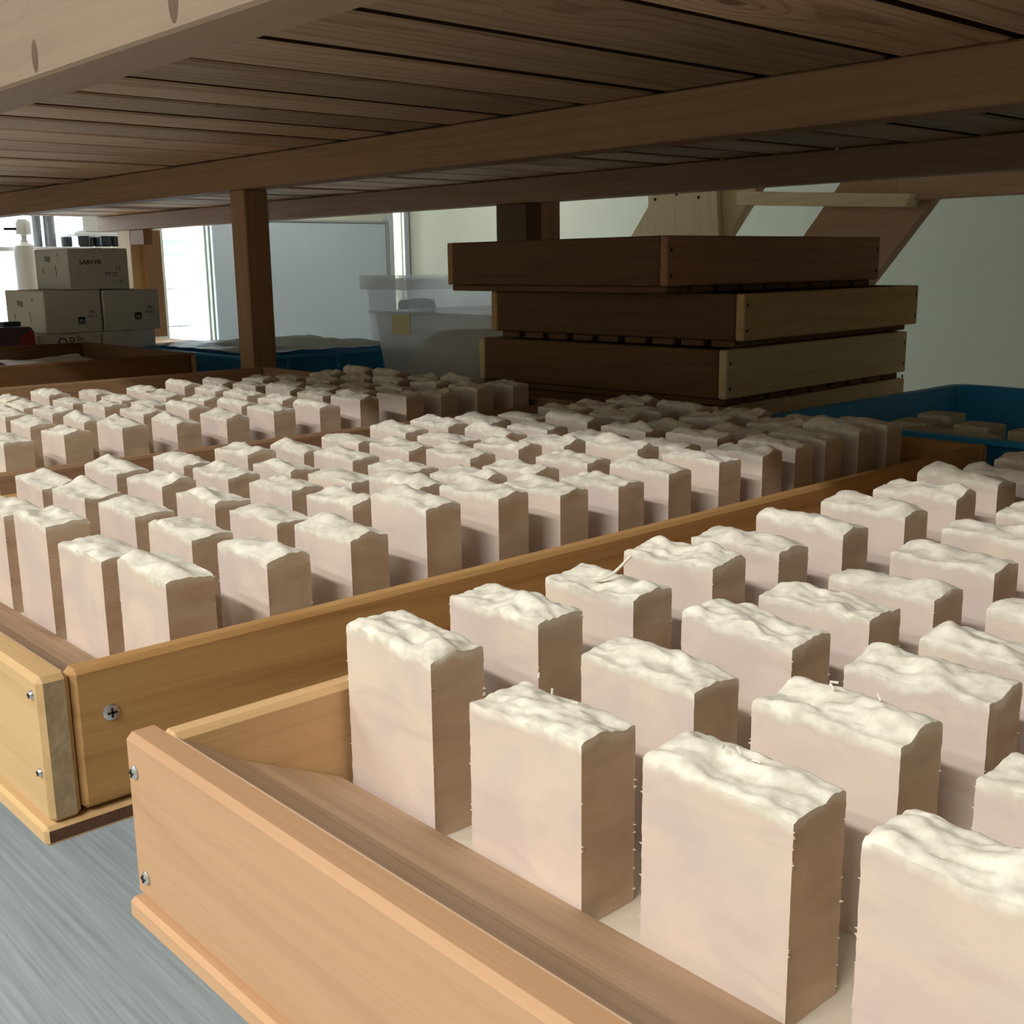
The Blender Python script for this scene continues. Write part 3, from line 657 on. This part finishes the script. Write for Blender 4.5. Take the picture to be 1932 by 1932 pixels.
blob('plastic_bag', 0.13, 0.15, 0.066, 11.0, MT['bag'], (-2.12, 1.85, 0.005), label='rumpled white plastic bag inside the cloudy tub, beside its corner', cat='bag')
blob('plastic_bag', 0.085, 0.15, 0.066, 17.0, plain('grey_bag', s2l(196, 190, 174), 0.6, bump=0.5, scale=25), (-1.88, 1.85, 0.005), label='greyish paper bag inside the cloudy tub, beside the crates', cat='bag')

# ------------------------------------------------------------------ white cartons
def text_mesh(body, size):
    cu_ = bpy.data.curves.new('text', 'FONT'); cu_.body = body; cu_.size = size; cu_.align_x = 'CENTER'; cu_.align_y = 'CENTER'; cu_.extrude = 0.0003
    ob = bpy.data.objects.new('tmp_text', cu_); me = bpy.data.meshes.new_from_object(ob); bpy.data.objects.remove(ob); return me
RX = (math.pi / 2, 0, math.pi / 2)      # reads on a +x face
RF = (math.pi / 2, 0, 0)                # reads on a -y face
def carton(x0, x1, y0, y1, z0, z1, label, prints, rz=0.0):
    r = empty('white_carton', ((x0 + x1) / 2, (y0 + y1) / 2, z0), rz, label=label, cat='carton', group='white cartons in a pile')
    lx, ly, h = (x1 - x0) / 2, (y1 - y0) / 2, z1 - z0
    box('body', -lx, lx, -ly, ly, 0.0005, h, MT['carton'], r, bevel=0.002, local=True)
    box('tape', -lx * .98, lx * 1.002, -0.012, 0.012, h - 0.0002, h + 0.0006, MT['carton_tape'], r, bevel=0, local=True)
    for (txt, size, face, u, w, mt, dr) in prints:
        if txt == '#':
            o = box('logo_square', lx + .0001, lx + .0006, u, u + size, w, w + size, MT['ink'], r, bevel=0, local=True)
            box('logo_base', lx + .0002, lx + .0008, u, u + size, w, w + size * .38, MT['ink_grey'], r, bevel=0, local=True)
            for q in (0.22, 0.55): box('logo_notch', lx + .0003, lx + .0009, u + size * q, u + size * (q + .2), w + size * .40, w + size * .68, MT['carton'], r, bevel=0, local=True)
        elif face == 'x': link('print', text_mesh(txt, size), MT[mt], r, (lx + .0003, u, w), (RX[0], RX[1] + 0, RX[2]))
        else: link('print', text_mesh(txt, size), MT[mt], r, (u, -ly - .0003, w), (RF[0], dr, RF[2]))
    return r
HX0, HX1 = -3.275, -3.0
carton(HX0 + .01, HX1 + .008, 1.092, 1.258, 0.0, 0.1255, 'white carton at the bottom of the pile with ringed pen marks', [('O', .030, 'x', -.02, .104, 'ink', 0), ('o', .028, 'x', .004, .112, 'ink', 0), ('8o', .018, 'x', .026, .112, 'ink_grey', 0)])
carton(HX0 + .01, HX1 + .004, 1.262, 1.412, 0.0, 0.1255, 'plain white carton at the bottom of the pile beside the post', [])
mark = [('8080', .022, 'y', -.03, .075, 'ink_grey', 0.1), ('8', .02, 'y', -.075, .040, 'ink_grey', 0.2), ('J', .03, 'y', .035, .045, 'ink_grey', -0.3), ('o', .018, 'y', .06, .088, 'ink_grey', 0)]
fine = [('illis', .012, 'x', .055, .058, 'ink_grey', 0), ('MULTI', .0095, 'x', .055, .046, 'ink_grey', 0), ('-----', .009, 'x', .055, .034, 'ink_grey', 0)]
carton(HX0, HX1, 1.118, 1.268, 0.126, 0.236, 'white carton in the middle row with pen marks on its end', [('#', .019, 'x', .010, .022, 'ink', 0)] + [(a, b, c, .050, w - .004, m, q) for a, b, c, u, w, m, q in fine] + mark, 0.0)
carton(HX0, HX1 + .004, 1.273, 1.43, 0.126, 0.234, 'white carton in the middle row beside the wooden post', [('#', .019, 'x', .006, .028, 'ink', 0)] + [(a, b, c, .052, w + .002, m, q) for a, b, c, u, w, m, q in fine])
carton(HX0 + .05, HX1, 1.19, 1.352, 0.2365, 0.342, 'white carton on top of the pile with bold black lettering', [('SABVYB', .017, 'x', -.022, .070, 'ink', 0), ('P3', .014, 'x', .052, .053, 'ink_grey', 0), ('TP 22', .016, 'x', .032, .038, 'ink_grey', 0), ('--- 20', .011, 'x', .05, .02, 'ink_grey', 0)] + [(a, b, c, u * .8, w * .9 + .012, m, q) for a, b, c, u, w, m, q in mark])
# printed pouch beside the cartons
pr = empty('printed_pouch', (-2.99, 1.03, 0.0), 0.1, label='dark red and purple printed pouch beside the white cartons', cat='pouch')
prism('pouch_body', [(-.055, 0), (.050, 0), (.052, .10), (.044, .148), (-.050, .150), (-.056, .09)], 0, -.018, .018, MT['purple'], pr, bevel=.004, local=True)
prism('red_panel', [(.0, .09), (.050, .075), (.046, .140), (.012, .128)], 0, .0182, .0192, MT['red'], pr, local=True)
box('dark_clip', -.019, .019, -.03, .015, .1505, .163, MT['black'], pr, bevel=.002, local=True)

# ------------------------------------------------------------------ things by the bright window
ap = empty('white_appliance', (-5.6, 2.36, 0.392), label='white boxy appliance with dark round feet by the window', cat='appliance')
box('body', -.20, .10, -.085, .125, .068, .34, MT['white_plastic'], ap, bevel=.01, local=True)
box('base_plate', -.21, .11, -.135, .128, .052, .068, MT['white_plastic'], ap, bevel=.004, local=True)
for y in (-.075, .035, .088):
    for x in (-.15, .06): lathe('foot', [(0.0, 0.0), (.020, .0), (.027, .012), (.027, .052), (0, .052)], MT['black'], ap, (x, y, .0005), n=16)
box('counter_shelf', -5.85, -5.40, 1.6, 2.60, 0.372, 0.3915, MT['white_plastic'], None, bevel=.003)
bpy.data.objects['counter_shelf'].name = 'window_shelf'; ws = bpy.data.objects['window_shelf']; tag(ws, 'narrow white shelf board under the appliance by the window', 'shelf')
box('bracket', -5.84, -5.42, 1.63, 1.65, FLOOR_Z, 0.3715, MT['frame'], ws, bevel=.002); box('bracket', -5.84, -5.42, 2.56, 2.58, FLOOR_Z, 0.3715, MT['frame'], ws, bevel=.002)
for k, (y, r_, h, lb) in enumerate(((2.17, .028, .30, 'tall grey metal cylinder standing behind the white cartons by the window'), (2.11, .022, .26, 'slim grey metal cylinder standing next to the white bottle by the window'))):
    o = lathe('metal_canister', [(r_, 0), (r_, h - .03), (r_ * .7, h - .01), (r_ * .4, h), (0, h)], MT['grey_metal'], None, (-5.66, y, 0.392), n=24); tag(o, lb, 'canister')
pb = empty('pump_bottle', (-5.35, 1.935, 0.0), label='white pump bottle with a dark nozzle glowing against the window', cat='bottle')
lathe('body', [(.045, 0), (.05, .02), (.05, .30), (.044, .335), (.016, .35), (.016, .36), (0, .36)], MT['white_plastic'], pb, (0, 0, 0.06), n=28)
lathe('pump_head', [(.012, 0), (.012, .02), (.034, .025), (.034, .075), (.022, .09), (0, .092)], MT['white_plastic'], pb, (0, 0, .4205), n=24)
box('nozzle', -.008, .008, -.085, -.03, .462, .474, MT['black'], pb, bevel=.003, local=True)
st_ = box('bottle_stand', -5.47, -5.23, 1.79, 2.07, FLOOR_Z, 0.0595, MT['frame'], None, bevel=.004); tag(st_, 'grey metal stand under the white pump bottle', 'stand')
# pale containers seen through the narrow glass pane
for k, (y0, y1, z0, z1, lb) in enumerate(((3.24, 3.50, -.06, .16, 'pale container with tapered sides, lowest behind the narrow pane'), (3.23, 3.47, .18, .24, 'flat pale container, second from the bottom behind the narrow pane'),
                                         (3.22, 3.47, .36, .46, 'pale blue-grey crate behind the narrow pane'), (3.25, 3.40, .48, .57, 'small rounded pale bundle on the crate behind the narrow pane'))):
    tub('pale_container', -6.95, -6.70, y0, y1, z0, z1 - z0, .015, .004, MT['white_plastic'] if k != 2 else plain('pale_blue_grey', s2l(170, 178, 205), .5), lb, cat='container', rim=.006)
ws2 = empty('outdoor_shelf', (-6.83, 3.36, FLOOR_Z), label='slim white metal shelf holding pale containers behind the narrow pane', cat='shelf')
for z in (-.0805, .1685, .3485): box('shelf_board', -7.0, -6.66, 3.18, 3.56, z, z + .010, MT['white_plastic'], ws2, bevel=.002)
for x in (-6.995, -6.675):
    for y in (3.185, 3.545): box('upright', x, x + .012, y, y + .012, FLOOR_Z, .66, MT['white_plastic'], ws2, bevel=.001)
gr = box('ground', -16, WL - 0.12, -10, 14, FLOOR_Z - 0.12, FLOOR_Z - 0.02, plain('pale_ground', s2l(214, 216, 214), .9), None, bevel=0); struct(gr)

# ------------------------------------------------------------------ timber trestle behind the crates
tr = empty('timber_trestle', (-2.1, 3.0, FLOOR_Z), label='pale timber trestle with slanted wide legs behind the crate stack', cat='trestle')
def slant(x_top, x_bot_slope, w, zt, y0, y1, mat, name='leg'):
    # wide leg board leaning in the x direction, down to the floor
    dz = zt - FLOOR_Z; xb = x_top - x_bot_slope * dz
    return prism(name, [(xb, FLOOR_Z), (xb + w, FLOOR_Z), (x_top + w, zt), (x_top, zt)], 1, y0, y1, MT[mat], tr, bevel=.002)
prism('gusset', [(-2.72, .30), (-2.587, .469), (-2.587, .60), (-2.312, .60), (-2.285, .30)], 1, 2.985, 3.005, MT['pale_z'], tr, bevel=.002)
for x, z in ((-2.555, .490), (-2.465, .502), (-2.375, .488)): lathe('bolt', [(0, .002), (.005, .001), (.005, -.002)], MT['dark'], tr, Vector((x, 2.9845, z)) - tr.location, (math.pi / 2, 0, 0), n=10)
slant(-2.30, .76, .22, .62, 3.006, 3.05, 'pale_x')
slant(-1.83, .80, .345, .61, 3.06, 3.10, 'rosy_x')
prism('crossbar', [(-2.23, .458), (-1.66, .428), (-1.645, .462), (-2.23, .500)], 1, 2.99, 3.055, MT['pale_x'], tr, bevel=.002)
box('rail', -1.70, 0.4, 3.02, 3.08, .448, .56, MT['rosy_x'], tr, bevel=.003)
slant(0.25, 0.3, .12, .60, 3.10, 3.14, 'pale_x')
print('soap bars', count)
